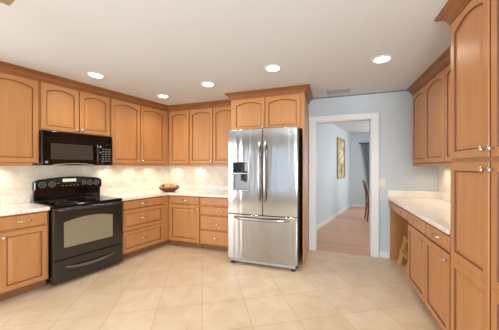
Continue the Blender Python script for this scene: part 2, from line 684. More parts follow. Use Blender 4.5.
# ------------------------------------------------------------------ cabinet fronts
def raised_door(x0, x1, z0, z1, yf, t=0.02, stile=0.050, arch=0.0, n=14, rail=None):
    """raised-panel door; yf = y of the front face, back at yf + t"""
    rail = stile if rail is None else rail
    mb = MB()

    def outline(ins_side, ins_bot, ins_top, rise):
        xa, xb = x0 + ins_side, x1 - ins_side
        za, zt = z0 + ins_bot, z1 - ins_top
        pts = [(xa, za), (xb, za)]
        for i in range(n + 1):
            u = i / n
            x = xb + (xa - xb) * u
            k = 1 - (2 * u - 1) ** 2
            pts.append((x, zt - rise + rise * max(k, 0.0)))
        return pts

    def lay(pts, y):
        return [(p[0], y, p[1]) for p in pts]

    e = 0.004
    o0 = outline(0, 0, 0, 0)
    o1 = outline(e, e, e, 0)
    o2 = outline(stile, rail, rail, arch)
    o3 = outline(stile + 0.005, rail + 0.005, rail + 0.005, arch)
    o4 = outline(stile + 0.010, rail + 0.010, rail + 0.010, arch * 0.99)
    o5 = outline(stile + 0.040, rail + 0.040, rail + 0.040, arch * 0.95)
    L = [lay(o0, yf + t), lay(o0, yf + e), lay(o1, yf), lay(o2, yf), lay(o3, yf + 0.009), lay(o4, yf + 0.009), lay(o5, yf + 0.002)]
    mb.loops(L, [1, 0, 0, 1, 1, 0], True, 0)  # door sides take the dark colour to paint the shadow gap between doors
    k = len(mb.v)
    mb.v += L[0]
    mb.face([k + i for i in range(len(L[0]))][::-1], 0)
    return mb


def flat_front(x0, x1, z0, z1, yf, t=0.02):
    """slab drawer front with an eased, glazed edge"""
    mb = MB()

    def rect(i):
        return [(x0 + i, z0 + i), (x1 - i, z0 + i), (x1 - i, z1 - i), (x0 + i, z1 - i)]
    L = [[(p[0], y, p[1]) for p in rect(i)] for i, y in ((0, yf + t), (0, yf + 0.009), (0.004, yf + 0.006), (0.009, yf))]
    mb.loops(L, [1, 1, 0], True, 0)
    k = len(mb.v)
    mb.v += L[0]
    mb.face([k + 3, k + 2, k + 1, k], 0)
    return mb


def knob(x, z, yf, parent):
    mb = MB().lathe([(0.006, -0.001), (0.006, 0.012), (0.011, 0.014), (0.015, 0.019), (0.0155, 0.024), (0.011, 0.029), (0.004, 0.031)],
                    (x, yf, z), 'y', 16)
    return mb.build('knob', 'chrome', parent, smooth=True)


def pull(x, z, yf, parent, half=0.055):
    mb = MB()
    pts = []
    for i in range(13):
        u = -1 + 2 * i / 12
        pts.append((x + half * u, yf - 0.026 * (1 - u ** 4) + 0.001, z + 0.004 * (1 - u * u)))
    mb.tube(pts, [0.0065 if i in (0, 12) else 0.0048 for i in range(13)], 8, flat=(1, 1.3))
    return mb.build('pull', 'chrome', parent, smooth=True)


def door(root, x0, x1, z0, z1, yf, arch=0.0, knob_at=None, rail=None, stile=0.050, name='door'):
    d = raised_door(x0, x1, z0, z1, yf, arch=arch, rail=rail, stile=stile).build(name, ['wood', 'glaze_shade'], root)
    if knob_at:
        knob(knob_at[0], knob_at[1], yf, d)
    return d


def drawer(root, x0, x1, z0, z1, yf, raised=False, half=0.055, nopull=False):
    if raised:
        mb = raised_door(x0, x1, z0, z1, yf, stile=0.048, n=4)
    else:
        mb = flat_front(x0, x1, z0, z1, yf)
    d = mb.build('drawer', ['wood', 'glaze_shade'], root)
    if not nopull:
        pull((x0 + x1) / 2, (z0 + z1) / 2, yf, d, half)
    return d


BD = 0.608       # base depth
UD = 0.328       # wall cabinet depth
FT = 0.02        # front thickness


def base_carcass(root, w, d=BD, h=0.873, x0=0.0, ta=-0.002, tb=-0.002):
    mb = MB()
    mb.box(x0, x0 + w, -d, -0.0, 0.10, h)
    o = mb.build('carcass', ['wood'], root, bevel=0.0015)
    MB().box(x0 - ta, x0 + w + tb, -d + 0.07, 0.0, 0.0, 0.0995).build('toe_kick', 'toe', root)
    return o


def wall_carcass(root, w, h, d=UD, rail=True, x0=0.0, short=0.001):
    o = MB().box(x0, x0 + w, -d, 0.0, 0.0, h).build('carcass', 'wood', root, bevel=0.0015)
    if rail:
        mb = MB()
        mb.box(x0 + 0.001, x0 + w - short, -d - 0.006, -d + 0.016, -0.034, -0.0005)
        mb.box(x0 + 0.001, x0 + w - short, -d - 0.010, -d + 0.016, -0.036, -0.026)
        mb.build('light_rail', 'wood', root, bevel=0.003)
    return o


UZ0 = 1.405      # wall cabinets: underside of the box
UTOP = 2.465
UH = UTOP - UZ0
DT = 2.372 - UZ0  # door top, from the box underside
DB = 0.008

# ------------------------------------------------------------------ left run, base
# cabinet left of the stove (continues out of the picture)
s1, s0 = 3.05, 2.134
r = thing('base_cabinet', 'maple base cabinet with a drawer over a door, left of the black stove', 'cabinet', left_loc(s1), LROT)
wd = s1 - s0
base_carcass(r, wd)
yf = -BD - FT
xa = s1 - 2.525
drawer(r, xa, wd - 0.012, 0.722, 0.862, yf)
d = door(r, xa, wd - 0.012, 0.112, 0.706, yf, knob_at=(xa + 0.03, 0.655))
drawer(r, 0.012, xa - 0.025, 0.722, 0.862, yf)
door(r, 0.012, xa - 0.025, 0.112, 0.706, yf, knob_at=(xa - 0.055, 0.655))

# three wide drawers right of the stove, up to the corner
s1, s0 = 1.314, 0.489
r = thing('base_cabinet', 'maple base cabinet of three wide drawers between stove and room corner', 'cabinet', left_loc(s1), LROT)
wd = s1 - s0
base_carcass(r, wd, tb=0.052)
drawer(r, 0.012, wd - 0.112, 0.738, 0.862, yf)
drawer(r, 0.012, wd - 0.112, 0.430, 0.724, yf, raised=True)
drawer(r, 0.012, wd - 0.112, 0.116, 0.416, yf, raised=True)

# ------------------------------------------------------------------ back run, base
x0, x1 = -2.640, -2.022
r = thing('base_cabinet', 'maple base cabinet with small drawer over one door, in the corner below the bowl', 'cabinet', (x0, WY - 0.002, 0), 0)
wd = x1 - x0
base_carcass(r, wd, ta=0.052)
drawer(r, 0.035, wd - 0.008, 0.738, 0.862, yf)
door(r, 0.035, wd - 0.008, 0.116, 0.716, yf, knob_at=(wd - 0.035, 0.665))
x0, x1 = -2.020, -1.445
r = thing('base_cabinet', 'maple base cabinet of four stacked drawers beside the refrigerator', 'cabinet', (x0, WY - 0.002, 0), 0)
wd = x1 - x0
base_carcass(r, wd)
for (za, zb) in ((0.738, 0.862), (0.582, 0.716), (0.345, 0.564), (0.116, 0.327)):
    drawer(r, 0.010, wd - 0.012, za, zb, yf)

# ------------------------------------------------------------------ worktops
CZ0, CZ1 = 0.875, 0.912
CN = 0.648
p = [Lp(3.06, 0.003), Lp(3.06, CN), Lp(2.131, CN), Lp(2.131, 0.003)]
o = MB().prism(p, CZ0, CZ1).build('worktop', 'granite', bevel=0.004)
tag(o, 'pale granite worktop at far left, ending at the black stove', 'worktop')
MB().prism([Lp(3.06, 0.0125), Lp(3.06, 0.032), Lp(2.133, 0.032), Lp(2.133, 0.0125)], CZ1 + 0.0005, CZ1 + 0.10).build('splash_strip', 'granite', o, bevel=0.002)
cs = (WY - CN - WY - NY * CN) / DY          # where the two front edges meet
cc = Lp((-CN - NY * CN) / DY, CN)
wc = Lp((-0.003 - NY * 0.003) / DY, 0.003)
p = [wc, Lp(1.316, 0.003), Lp(1.316, CN), cc, (-1.442, WY - CN), (-1.442, WY - 0.003)]
o = MB().prism(p, CZ0, CZ1).build('worktop', 'granite', bevel=0.004)
tag(o, 'pale granite corner worktop running from stove to refrigerator under the bowl', 'worktop')
ci = Lp((-0.032 - NY * 0.032) / DY, 0.032)
ce = Lp((-0.0125 - NY * 0.0125) / DY, 0.0125)
MB().prism([ce, Lp(1.318, 0.0125), Lp(1.318, 0.032), ci, (-1.444, WY - 0.032), (-1.444, WY - 0.0125)], CZ1 + 0.0005, CZ1 + 0.10).build('splash_strip', 'granite', o, bevel=0.002)
p = [(0.797, 2.068), (RX - 0.003, 2.068), (RX - 0.003, WY - 0.003), (0.797, WY - 0.003)]
o = MB().prism(p, CZ0, CZ1).build('worktop', 'granite', bevel=0.004)
tag(o, 'pale granite worktop over the kneehole along the right wall', 'worktop')
p = [(0.80, WY - 0.0035), (0.80, WY - 0.024), (RX - 0.034, WY - 0.024), (RX - 0.034, 2.07), (RX - 0.0125, 2.07), (RX - 0.0125, WY - 0.0035)]
MB().prism(p, CZ1 + 0.0005, CZ1 + 0.10).build('splash_strip', 'granite', o, bevel=0.002)

# ------------------------------------------------------------------ left run, wall cabinets
yu = -UD - FT
s1, s0 = 3.06, 2.134
r = thing('wall_cabinet', 'tall maple wall cabinet at far left, left of the microwave', 'cabinet', left_loc(s1, UZ0), LROT)
wd = s1 - s0
wall_carcass(r, wd, UH, short=0.060)
xa = s1 - 2.620
door(r, xa, wd - 0.010, DB, DT, yu, arch=0.042, knob_at=(xa + 0.03, 0.05))
door(r, 0.010, xa - 0.006, DB, DT, yu, arch=0.042, knob_at=(xa - 0.036, 0.05))
s1, s0 = 2.132, 1.322
zm = 1.800
r = thing('wall_cabinet', 'short two-door maple wall cabinet directly above the black microwave', 'cabinet', left_loc(s1, zm), LROT)
wd = s1 - s0
wall_carcass(r, wd, UTOP - zm, rail=False)
xm = s1 - 1.722
door(r, 0.010, xm - 0.005, DB, 2.372 - zm, yu, arch=0.042, knob_at=(xm - 0.032, 0.045))
door(r, xm + 0.005, wd - 0.008, DB, 2.372 - zm, yu, arch=0.042, knob_at=(xm + 0.032, 0.045))
s1, s0 = 1.320, 0.270
r = thing('wall_cabinet', 'two-door maple wall cabinet between the microwave and the room corner', 'cabinet', left_loc(s1, UZ0), LROT)
wd = s1 - s0
wall_carcass(r, wd, UH)
xm = s1 - 0.840
door(r, 0.010, xm - 0.006, DB, DT, yu, arch=0.042, knob_at=(xm - 0.034, 0.05))
door(r, xm + 0.006, s1 - 0.355, DB, DT, yu, arch=0.042, knob_at=(xm + 0.034, 0.05))

# ------------------------------------------------------------------ back run, wall cabinets
x0, x1 = -2.862, -2.402
r = thing('wall_cabinet', 'single-door maple wall cabinet on back wall, right beside the room corner', 'cabinet', (x0, WY - 0.002, UZ0), 0)
wd = x1 - x0
wall_carcass(r, wd, UH)
door(r, 0.040, wd - 0.010, DB, DT, yu, arch=0.042)
x0, x1 = -2.400, -1.457
r = thing('wall_cabinet', 'two-door maple wall cabinet just left of the refrigerator top', 'cabinet', (x0, WY - 0.002, UZ0), 0)
wd = x1 - x0
wall_carcass(r, wd, UH)
xm = -1.930 - x0
door(r, 0.010, xm - 0.006, DB, DT, yu, arch=0.042, knob_at=(xm - 0.032, 0.05))
door(r, xm + 0.006, wd - 0.010, DB, DT, yu, arch=0.042, knob_at=(xm + 0.032, 0.05))

# crown moulding profile (outward, z)
CH = 0.090


def crown(top):
    b_ = top - CH
    return [(0.0, b_), (0.010, b_), (0.013, b_ + 0.014), (0.018, b_ + 0.018), (0.018, b_ + 0.026), (0.028, b_ + 0.042),
            (0.042, b_ + 0.056), (0.050, b_ + 0.061), (0.050, b_ + 0.067), (0.066, b_ + 0.071), (0.076, b_ + 0.080), (0.076, top), (0.0, top)]


CDARK = (0, 3, 7, 10)
CT = CEIL - 0.002
UFN = UD + 0.006
mit = Lp((-UFN - NY * UFN) / DY, UFN)
o = MB().sweep([Lp(3.06, UFN), mit, (-1.460, WY - UFN)], crown(CT), dark=CDARK).build('crown_moulding', ['crownwood', 'glaze_shade'])
tag(o, 'long maple crown moulding over the left and corner wall cabinets, against the ceiling', 'moulding')

# ------------------------------------------------------------------ refrigerator surround
FX0, FX1 = -1.453, -0.345
FD = 0.648
r = thing('refrigerator_cabinet', 'deep two-door maple cabinet over the refrigerator with a tall side panel', 'cabinet', (FX0, WY - 0.002, 0), 0)
wd = FX1 - FX0
MB().box(0, wd - 0.026, -FD, 0, 1.895, UTOP).build('carcass', 'wood', r, bevel=0.0015)
MB().box(wd - 0.025, wd, -FD - 0.002, 0, 0.0, UTOP).build('side_panel', 'wood', r, bevel=0.0015)
yq = -FD - FT
door(r, 0.040, 0.540, 1.905, 2.372, yq, arch=0.042, knob_at=(0.508, 1.945))
door(r, 0.552, 1.052, 1.905, 2.372, yq, arch=0.042, knob_at=(0.584, 1.945))
MB().sweep([(0.0, -0.42), (0.0, -FD - 0.004), (wd, -FD - 0.004), (wd, -0.001)], crown(CT), dark=CDARK).build('crown', ['crownwood', 'glaze_shade'], r)

# ------------------------------------------------------------------ right wall cabinets
RD = 0.32
y1, y0 = 3.955, 2.072
r = thing('wall_cabinet', 'maple wall cabinet on the right wall above the kneehole worktop', 'cabinet', (RX - 0.002, y1, UZ0), -PI / 2)
wd = y1 - y0
wall_carcass(r, wd, UH, d=RD)
yr = -RD - FT
e = [0.010, y1 - 3.440, y1 - 2.930, wd - 0.40, wd - 0.01]
for i in range(3):
    kx = e[i + 1] - 0.035 if i != 1 else e[i] + 0.04
    door(r, e[i] + (0.006 if i else 0.03), e[i + 1] - 0.006, DB, DT, yr, arch=0.042)
o = MB().sweep([(RX - RD - 0.006, 3.958), (RX - RD - 0.006, 2.135)], [(o_, z) for o_, z in crown(CT)], dark=CDARK).build('crown_moulding', ['crownwood', 'glaze_shade'])
o2 = tag(o, 'short maple crown moulding over the right wall cabinet beside the pantry', 'moulding')

# ------------------------------------------------------------------ right base run: kneehole drawers, end panel, cabinet
RB = RX - 0.83
y1 = 3.962
r = thing('desk_unit', 'maple kneehole unit with two shallow drawers and an end panel by the doorway', 'desk', (RX - 0.002, y1, 0), -PI / 2)
yb = -RB - FT
MB().box(0, 0.022, -RB, 0, 0, 0.873).build('end_panel', 'wood_in', r, bevel=0.0015)
MB().box(0.023, y1 - 3.046, -RB, -0.02, 0.745, 0.873).build('apron', 'wood', r, bevel=0.0015)
drawer(r, 0.015, y1 - 3.508, 0.752, 0.862, yb, half=0.04)
drawer(r, y1 - 3.492, y1 - 3.056, 0.752, 0.862, yb, half=0.04)
y1, y0 = 3.044, 2.070
r = thing('base_cabinet', 'maple base cabinet on the right with two drawers over two doors', 'cabinet', (RX - 0.002, y1, 0), -PI / 2)
wd = y1 - y0
base_carcass(r, wd, d=RB)
xm = y1 - 2.545
drawer(r, 0.008, xm - 0.008, 0.740, 0.862, yb)
drawer(r, xm + 0.008, wd - 0.006, 0.740, 0.862, yb)
door(r, 0.008, xm - 0.008, 0.112, 0.726, yb, knob_at=(xm - 0.036, 0.675))
door(r, xm + 0.008, wd - 0.006, 0.112, 0.726, yb, knob_at=(wd - 0.036, 0.675))

# ------------------------------------------------------------------ pantry
y1, y0 = 2.060, 1.150
r = thing('pantry_cabinet', 'tall maple pantry cabinet at the right edge with arched upper doors', 'cabinet', (RX - 0.002, y1, 0), -PI / 2)
wd = y1 - y0
PD = RX - 0.822
MB().box(0, wd, -PD, 0, 0.10, UTOP).build('carcass', 'wood', r, bevel=0.0015)
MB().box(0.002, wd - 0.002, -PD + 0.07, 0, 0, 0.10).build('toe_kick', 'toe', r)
yp = -PD - FT
xm = y1 - 1.602
for (xa, xb, kx) in ((0.022, xm - 0.007, xm - 0.036), (xm + 0.007, wd - 0.012, xm + 0.036)):
    door(r, xa, xb, 1.418, 2.372, yp, arch=0.042, knob_at=(kx, 1.462))
    # tall lower door with two raised panels
    mbl = raised_door(xa, xb, 0.112, 0.727, yp, n=4, rail=0.055)
    mu = raised_door(xa, xb, 0.727, 1.394, yp, n=4, rail=0.055)
    k = len(mbl.v)
    mbl.v += mu.v
    for f_, i_ in zip(mu.f, mu.mi):
        mbl.face([k + q for q in f_], i_)
    d = mbl.build('door', ['wood', 'glaze_shade'], r)
    knob(kx, 1.350, yp, d)
MB().sweep([(0.0, -0.34), (0.0, -PD - 0.004), (wd, -PD - 0.004)], crown(CT), dark=CDARK).build('crown', ['crownwood', 'glaze_shade'], r)

# ------------------------------------------------------------------ stove
SW = 0.794
r = thing('stove', 'black electric stove with glass cooktop and a curved control backguard', 'stove', left_loc(2.120), LROT)
MB().box(0.004, SW - 0.004, -0.652, -0.016, 0.030, 0.893).build('body', 'black', r, bevel=0.003)
MB().box(0.03, SW - 0.03, -0.60, -0.03, 0.0, 0.030).build('base', 'blackmat', r)
ct = MB().box(-0.001, SW + 0.001, -0.672, -0.090, 0.894, 0.920).build('cooktop', 'blackglass', r, bevel=0.006)
for (cx, cy, rr) in ((0.20, -0.50, 0.105), (0.62, -0.50, 0.085), (0.20, -0.24, 0.085), (0.62, -0.24, 0.105)):
    MB().ring((cx, cy, 0.9195), rr - 0.004, rr, 0.0012, 'z', 36).build('burner_ring', 'grey', ct)
# backguard: a low wedge with a curved top
n = 18
top = []
for i in range(n + 1):
    u = i / n
    x = (SW - 0.002) * (1 - u) + 0.002 * u
    k = 1 - (2 * u - 1) ** 2
    top.append((x, 1.185 + 0.038 * k - (0.02 if i in (0, n) else 0.0)))
lower = [(0.012, 0.921), (SW - 0.012, 0.921), (SW - 0.012, 1.06)]
MB().slab([(0.010, 0.921), (SW - 0.010, 0.921), (SW - 0.010, 1.075), (0.010, 1.075)], -0.075, -0.020).build('backguard_riser', 'blackglass', r, bevel=0.002)
bgm = MB().slab([(0.002, 1.055), (SW - 0.002, 1.055)] + top, -0.108, -0.020).build('backguard', 'blackglass', r, bevel=0.008)
bgm.rotation_euler = (0, 0, 0)
MB().box(0.295, 0.455, -0.1105, -0.1075, 1.155, 1.196).build('display', 'lcd', bgm)
for cx in (0.080, 0.180, 0.628, 0.718):
    MB().ring((cx, -0.1078, 1.128), 0.030, 0.036, 0.003, 'y', 24).ring((cx, -0.1078, 1.128), 0.010, 0.014, 0.003, 'y', 16).build('control_dial', 'grey', bgm)
for i in range(5):
    MB().box(0.285 + 0.045 * i, 0.310 + 0.045 * i, -0.1098, -0.1078, 1.100, 1.108).build('key', 'grey', bgm)
for i in range(2):
    for j in range(3):
        MB().box(0.530 + 0.026 * i, 0.545 + 0.026 * i, -0.1098, -0.1078, 1.105 + 0.025 * j, 1.118 + 0.025 * j).build('key', 'grey', bgm)
MB().box(0.232, 0.262, -0.1098, -0.1078, 1.135, 1.141).build('key', 'grey', bgm)
# oven door with an arched window
od = MB().box(0.004, SW - 0.004, -0.690, -0.653, 0.300, 0.886).build('oven_door', 'black', r, bevel=0.006)


def arch_outline(xa, xb, za, zb, rise, n=16):
    pts = [(xa, za), (xb, za)]
    for i in range(n + 1):
        u = i / n
        k = 1 - (2 * u - 1) ** 2
        pts.append((xb + (xa - xb) * u, zb + rise * k))
    return pts


MB().slab(arch_outline(0.102, 0.650, 0.425, 0.718, 0.040), -0.6925, -0.688).build('window', 'ovenglass', od, bevel=0.001)
mb = MB()
pts = []
for i in range(21):
    u = -1 + 2 * i / 20
    pts.append((SW / 2 + 0.360 * u, -0.690 - 0.048 * (1 - u ** 10), 0.866))
mb.tube(pts, 0.0125, 10, flat=(1, 1.25))
mb.build('handle', 'black', od, smooth=True)
dr = MB().box(0.004, SW - 0.004, -0.690, -0.653, 0.036, 0.290).build('storage_drawer', 'black', r, bevel=0.006)
pts = []
for i in range(19):
    u = -1 + 2 * i / 18
    pts.append((SW / 2 + 0.275 * u, -0.690 - 0.022 * (1 - u ** 6), 0.172 + 0.028 * u * u))
MB().tube(pts, [0.008 + 0.006 * (1 - (-1 + 2 * i / 18) ** 2) for i in range(19)], 10, flat=(0.8, 1.3)).build('handle', 'pull_black', dr, smooth=True)

# ------------------------------------------------------------------ microwave
MW = 0.808
r = thing('microwave', 'black over-the-range microwave hung below the short wall cabinet', 'microwave', left_loc(2.131, 1.374), LROT)
mh = 0.420
MB().box(0, MW, -0.375, -0.014, 0.004, mh).build('body', 'blackmat', r, bevel=0.003)
MB().box(0.0, MW, -0.402, -0.376, mh - 0.085, mh).build('vent_grille', 'blackglass', r, bevel=0.006)
md = MB().box(0.0, 0.622, -0.402, -0.376, 0.006, mh - 0.088).build('door', 'blackglass', r, bevel=0.005)
MB().box(0.085, 0.545, -0.4045, -0.401, 0.078, 0.272).build('window', 'mwglass', md, bevel=0.001)
MB().box(0.030, 0.058, -0.4045, -0.401, 0.030, 0.058).build('badge', 'grey', md)
pts = [(0.597, -0.402 - 0.034 * (1 - u ** 6), 0.165 + 0.125 * u) for u in [-1 + 2 * i / 14 for i in range(15)]]
MB().tube(pts, 0.009, 10, flat=(1.3, 0.9)).build('handle', 'black', md, smooth=True)
pts = [(0.10 + 0.46 * i / 18, -0.404 - 0.012 * math.sin(PI * i / 18), 0.008 + 0.018 * math.sin(PI * i / 18)) for i in range(19)]
MB().tube(pts, 0.006, 8).build('lip', 'chrome', md, smooth=True)
cp = MB().box(0.624, MW, -0.402, -0.376, 0.006, mh - 0.088).build('control_panel', 'blackglass', r, bevel=0.005)
MB().box(0.660, 0.780, -0.4040, -0.4015, 0.285, 0.318).build('display', 'darklcd', cp)
for i in range(3):
    for j in range(6):
        MB().box(0.665 + 0.042 * i, 0.695 + 0.042 * i, -0.4038, -0.4015, 0.060 + 0.034 * j, 0.068 + 0.034 * j).build('key', 'grey', cp)
MB().box(0.636, 0.652, -0.4038, -0.4015, 0.255, 0.275).build('key', 'ivory', cp)
MB().box(0.640, 0.652, -0.4038, -0.4015, 0.180, 0.192).build('key', 'ivory', cp)

# ------------------------------------------------------------------ refrigerator
RX0, RW = -1.376, 0.972
r = thing('refrigerator', 'stainless steel french-door refrigerator with ice dispenser and bottom freezer', 'refrigerator', (RX0, WY - 0.06, 0), 0)
YB = -0.80           # front of the case
MB().box(0.006, RW - 0.006, YB, 0, 0.030, 1.838).build('case', 'fridgeside', r, bevel=0.004)


def bow(x):
    u = (x - RW / 2) / (RW / 2)
    return YB - 0.072 - 0.020 * (1 - u * u)


def bowed(xa, xb, za, zb, hole=None, ns=12, inner=0.0):
    """door slab with a gently bowed front and an optional rectangular recess (x0,x1,z0,z1,depth)"""
    xs = [xa + (xb - xa) * i / ns for i in range(ns + 1)]
    zs = [za, zb]
    if hole:
        xs = sorted([x for x in xs if abs(x - hole[0]) > 0.012 and abs(x - hole[1]) > 0.012] + [hole[0], hole[1]])
        zs = [za, hole[2], hole[3], zb]
    mb = MB()
    k = {}

    def v(x, y, z):
        mb.v.append((x, y, z))
        return len(mb.v) - 1

    e = 0.008
    for j in range(len(zs) - 1):
        for i in range(len(xs) - 1):
            c = (xs[i] + xs[i + 1]) / 2
            cz = (zs[j] + zs[j + 1]) / 2
            if hole and hole[0] < c < hole[1] and hole[2] < cz < hole[3]:
                continue
            mb.face([v(xs[i], bow(xs[i]), zs[j]), v(xs[i + 1], bow(xs[i + 1]), zs[j]), v(xs[i + 1], bow(xs[i + 1]), zs[j + 1]), v(xs[i], bow(xs[i]), zs[j + 1])], 0)
    yb = YB - 0.004
    for (z, fl) in ((za, 1), (zb, 0)):
        for i in range(len(xs) - 1):
            mb.face([v(xs[i], bow(xs[i]), z), v(xs[i + 1], bow(xs[i + 1]), z), v(xs[i + 1], yb, z), v(xs[i], yb, z)], 0)
    for x in (xa, xb):
        for j in range(len(zs) - 1):
            mb.face([v(x, bow(x), zs[j]), v(x, yb, zs[j]), v(x, yb, zs[j + 1]), v(x, bow(x), zs[j + 1])], 0)
    mb.face([v(xa, yb, za), v(xb, yb, za), v(xb, yb, zb), v(xa, yb, zb)], 0)
    if hole:
        hx = [x for x in xs if hole[0] - 1e-6 <= x <= hole[1] + 1e-6]
        yd = bow((hole[0] + hole[1]) / 2) + hole[4]
        for z in (hole[2], hole[3]):
            for i in range(len(hx) - 1):
                mb.face([v(hx[i], bow(hx[i]), z), v(hx[i + 1], bow(hx[i + 1]), z), v(hx[i + 1], yd, z), v(hx[i], yd, z)], 1)
        for x in (hole[0], hole[1]):
            mb.face([v(x, bow(x), hole[2]), v(x, yd, hole[2]), v(x, yd, hole[3]), v(x, bow(x), hole[3])], 1)
        mb.face([v(hole[0], yd, hole[2]), v(hole[1], yd, hole[2]), v(hole[1], yd, hole[3]), v(hole[0], yd, hole[3])], 1)
    return mb


XM = 0.512
fl = bowed(0.0, XM - 0.003, 0.708, 1.872, hole=(0.082, 0.300, 1.040, 1.258, 0.060)).build('door', ['steel', 'rec'], r, bevel=0.005, smooth=True)
fr = bowed(XM + 0.003, RW, 0.708, 1.872).build('door', 'steel', r, bevel=0.005, smooth=True)
fz = bowed(0.0, RW, 0.082, 0.700, ns=20).build('freezer_drawer', 'steel', r, bevel=0.005, smooth=True)
# dispenser
yd = bow(0.19)
mb = MB()
f = 0.012
mb.box(0.070, 0.312, yd - 0.008, yd + 0.012, 1.262, 1.274)
mb.box(0.070, 0.312, yd - 0.008, yd + 0.012, 1.422, 1.434)
mb.box(0.070, 0.312, yd - 0.008, yd + 0.012, 1.026, 1.038)
mb.box(0.070, 0.081, yd - 0.008, yd + 0.014, 1.038, 1.422)
mb.box(0.301, 0.312, yd - 0.008, yd + 0.012, 1.038, 1.422)
ds = mb.build('dispenser_bezel', 'chrome', fl, bevel=0.002)
MB().box(0.082, 0.300, yd - 0.005, yd + 0.010, 1.275, 1.421).build('dispenser_panel', 'darklcd', fl, bevel=0.002)
mb = MB()
mb.box(0.258, 0.296, yd - 0.0065, yd + 0.0, 1.300, 1.410)
mb.build('dispenser_keys', 'rec', fl)
MB().box(0.190, 0.222, yd + 0.012, yd + 0.050, 1.165, 1.258).build('dispenser_spout', 'blackmat', fl, bevel=0.004)
MB().box(0.238, 0.264, yd + 0.012, yd + 0.050, 1.150, 1.258).build('dispenser_spout', 'blackmat', fl, bevel=0.004)


def vhandle(x, parent):
    yb_ = bow(x)
    pts = [(x, yb_ + 0.003 - 0.056 * (1 - u ** 6), 1.297 + 0.400 * u) for u in [-1 + 2 * i / 22 for i in range(23)]]
    return MB().tube(pts, [0.013 + 0.004 * (1 - (-1 + 2 * i / 22) ** 2) for i in range(23)], 12, flat=(1.15, 0.8)).build('handle', 'handle', parent, smooth=True)


vhandle(XM - 0.040, fl)
vhandle(XM + 0.040, fr)
pts = []
for i in range(23):
    u = -1 + 2 * i / 22
    x = RW / 2 + 0.385 * u
    pts.append((x, bow(x) + 0.003 - 0.052 * (1 - u ** 6), 0.660 - 0.012 * (1 - u * u)))
MB().tube(pts, 0.0145, 12, flat=(0.8, 1.15)).build('handle', 'handle', fz, smooth=True)
MB().lathe([(0.011, 0), (0.011, 0.002), (0.008, 0.0025)], (RW - 0.085, bow(RW - 0.085) - 0.0002, 1.815), 'y', 16).build('badge', 'rec', fr)
gr = MB()
gr.box(0.03, RW - 0.03, YB - 0.045, YB - 0.002, 0.030, 0.078)
gr.build('grille', 'ventmetal', r, bevel=0.004)
for x in (0.035, RW - 0.085):
    MB().box(x, x + 0.05, YB - 0.06, YB - 0.01, 0.0, 0.029).build('foot', 'fridgeside', r, bevel=0.004)
for x in (0.02, RW - 0.09):
    MB().box(x, x + 0.07, YB - 0.05, YB + 0.05, 1.8385, 1.866).build('hinge_cover', 'blackmat', r, bevel=0.004)

# ------------------------------------------------------------------ bowl in the corner
r = MB()
prof = [(0.055, 0.0), (0.085, 0.0), (0.128, 0.020), (0.162, 0.048), (0.182, 0.080), (0.186, 0.085), (0.174, 0.084), (0.150, 0.058), (0.116, 0.030), (0.060, 0.014), (0.002, 0.012)]
r.lathe(prof, (0, 0, 0), 'z', 40, mis=[0, 0, 0, 0, 1, 1, 1, 1, 1, 1], caps=True)
BX, BY, BZ = -2.757, 3.53, CZ1 + 0.001
o = r.build('bowl', ['bowl', 'bowlin'], smooth=True, loc=(BX, BY, BZ))
tag(o, 'shallow brown woven bowl with a golden rim on the corner worktop', 'bowl')
mb = MB()
for i in range(90):
    a = i * 2.39996
    rr = 0.148 * math.sqrt((i + 0.5) / 90)
    q = 0.017 + 0.006 * random.random()
    zc = 0.118 - 1.7 * rr * rr + 0.012 * random.random() - 0.002
    pr = [(q * math.sin(PI * t / 5) + 0.0003, -q * math.cos(PI * t / 5)) for t in range(6)]
    mb.lathe(pr, (rr * math.cos(a), rr * math.sin(a), zc), 'z', 8, mi=random.choice((0, 0, 0, 1)))
# bed the lumps lie on
mb.lathe([(0.05, 0.03), (0.128, 0.056), (0.150, 0.074), (0.10, 0.095), (0.01, 0.112)], (0, 0, 0), 'z', 24)
o = mb.build('dried_flowers', ['bowlin', 'bowl'], smooth=True, loc=(BX, BY, BZ))
tag(o, 'golden and brown dried flower heads heaped in the woven bowl', 'dried flowers', kind='stuff')

# ------------------------------------------------------------------ outlets, switch
def plate(name, label, cat, loc, rz, wd, ht, ngang, kind):
    r = thing(name, label, cat, loc, rz)
    MB().box(-wd / 2, wd / 2, -0.006, -0.0005, -ht / 2, ht / 2).build('plate', 'ivory', r, bevel=0.002)
    for g in range(ngang):
        cx = (g - (ngang - 1) / 2) * 0.046
        if kind == 'switch':
            MB().box(cx - 0.006, cx + 0.006, -0.016, -0.0061, -0.012, 0.010).build('toggle', 'white', r, bevel=0.002)
        else:
            mb = MB()
            for z in (-0.020, 0.020):
                mb.lathe([(0.0165, 0), (0.0165, 0.003)], (cx, -0.0062, z), 'y', 18)
            mb.build('socket', 'white', r)
    return r


plate('light_switch', 'ivory double light switch on grey blue wall right of the doorway', 'switch', (0.728, WY, 1.122), 0, 0.088, 0.122, 2, 'switch')
plate('wall_outlet', 'ivory wall outlet on the backsplash nearer the bowl', 'outlet', (-2.285, WY - 0.012, 1.110), 0, 0.074, 0.120, 1, 'outlet')
plate('wall_outlet', 'ivory wall outlet on the backsplash beside the refrigerator', 'outlet', (-1.840, WY - 0.012, 1.105), 0, 0.074, 0.120, 1, 'outlet')

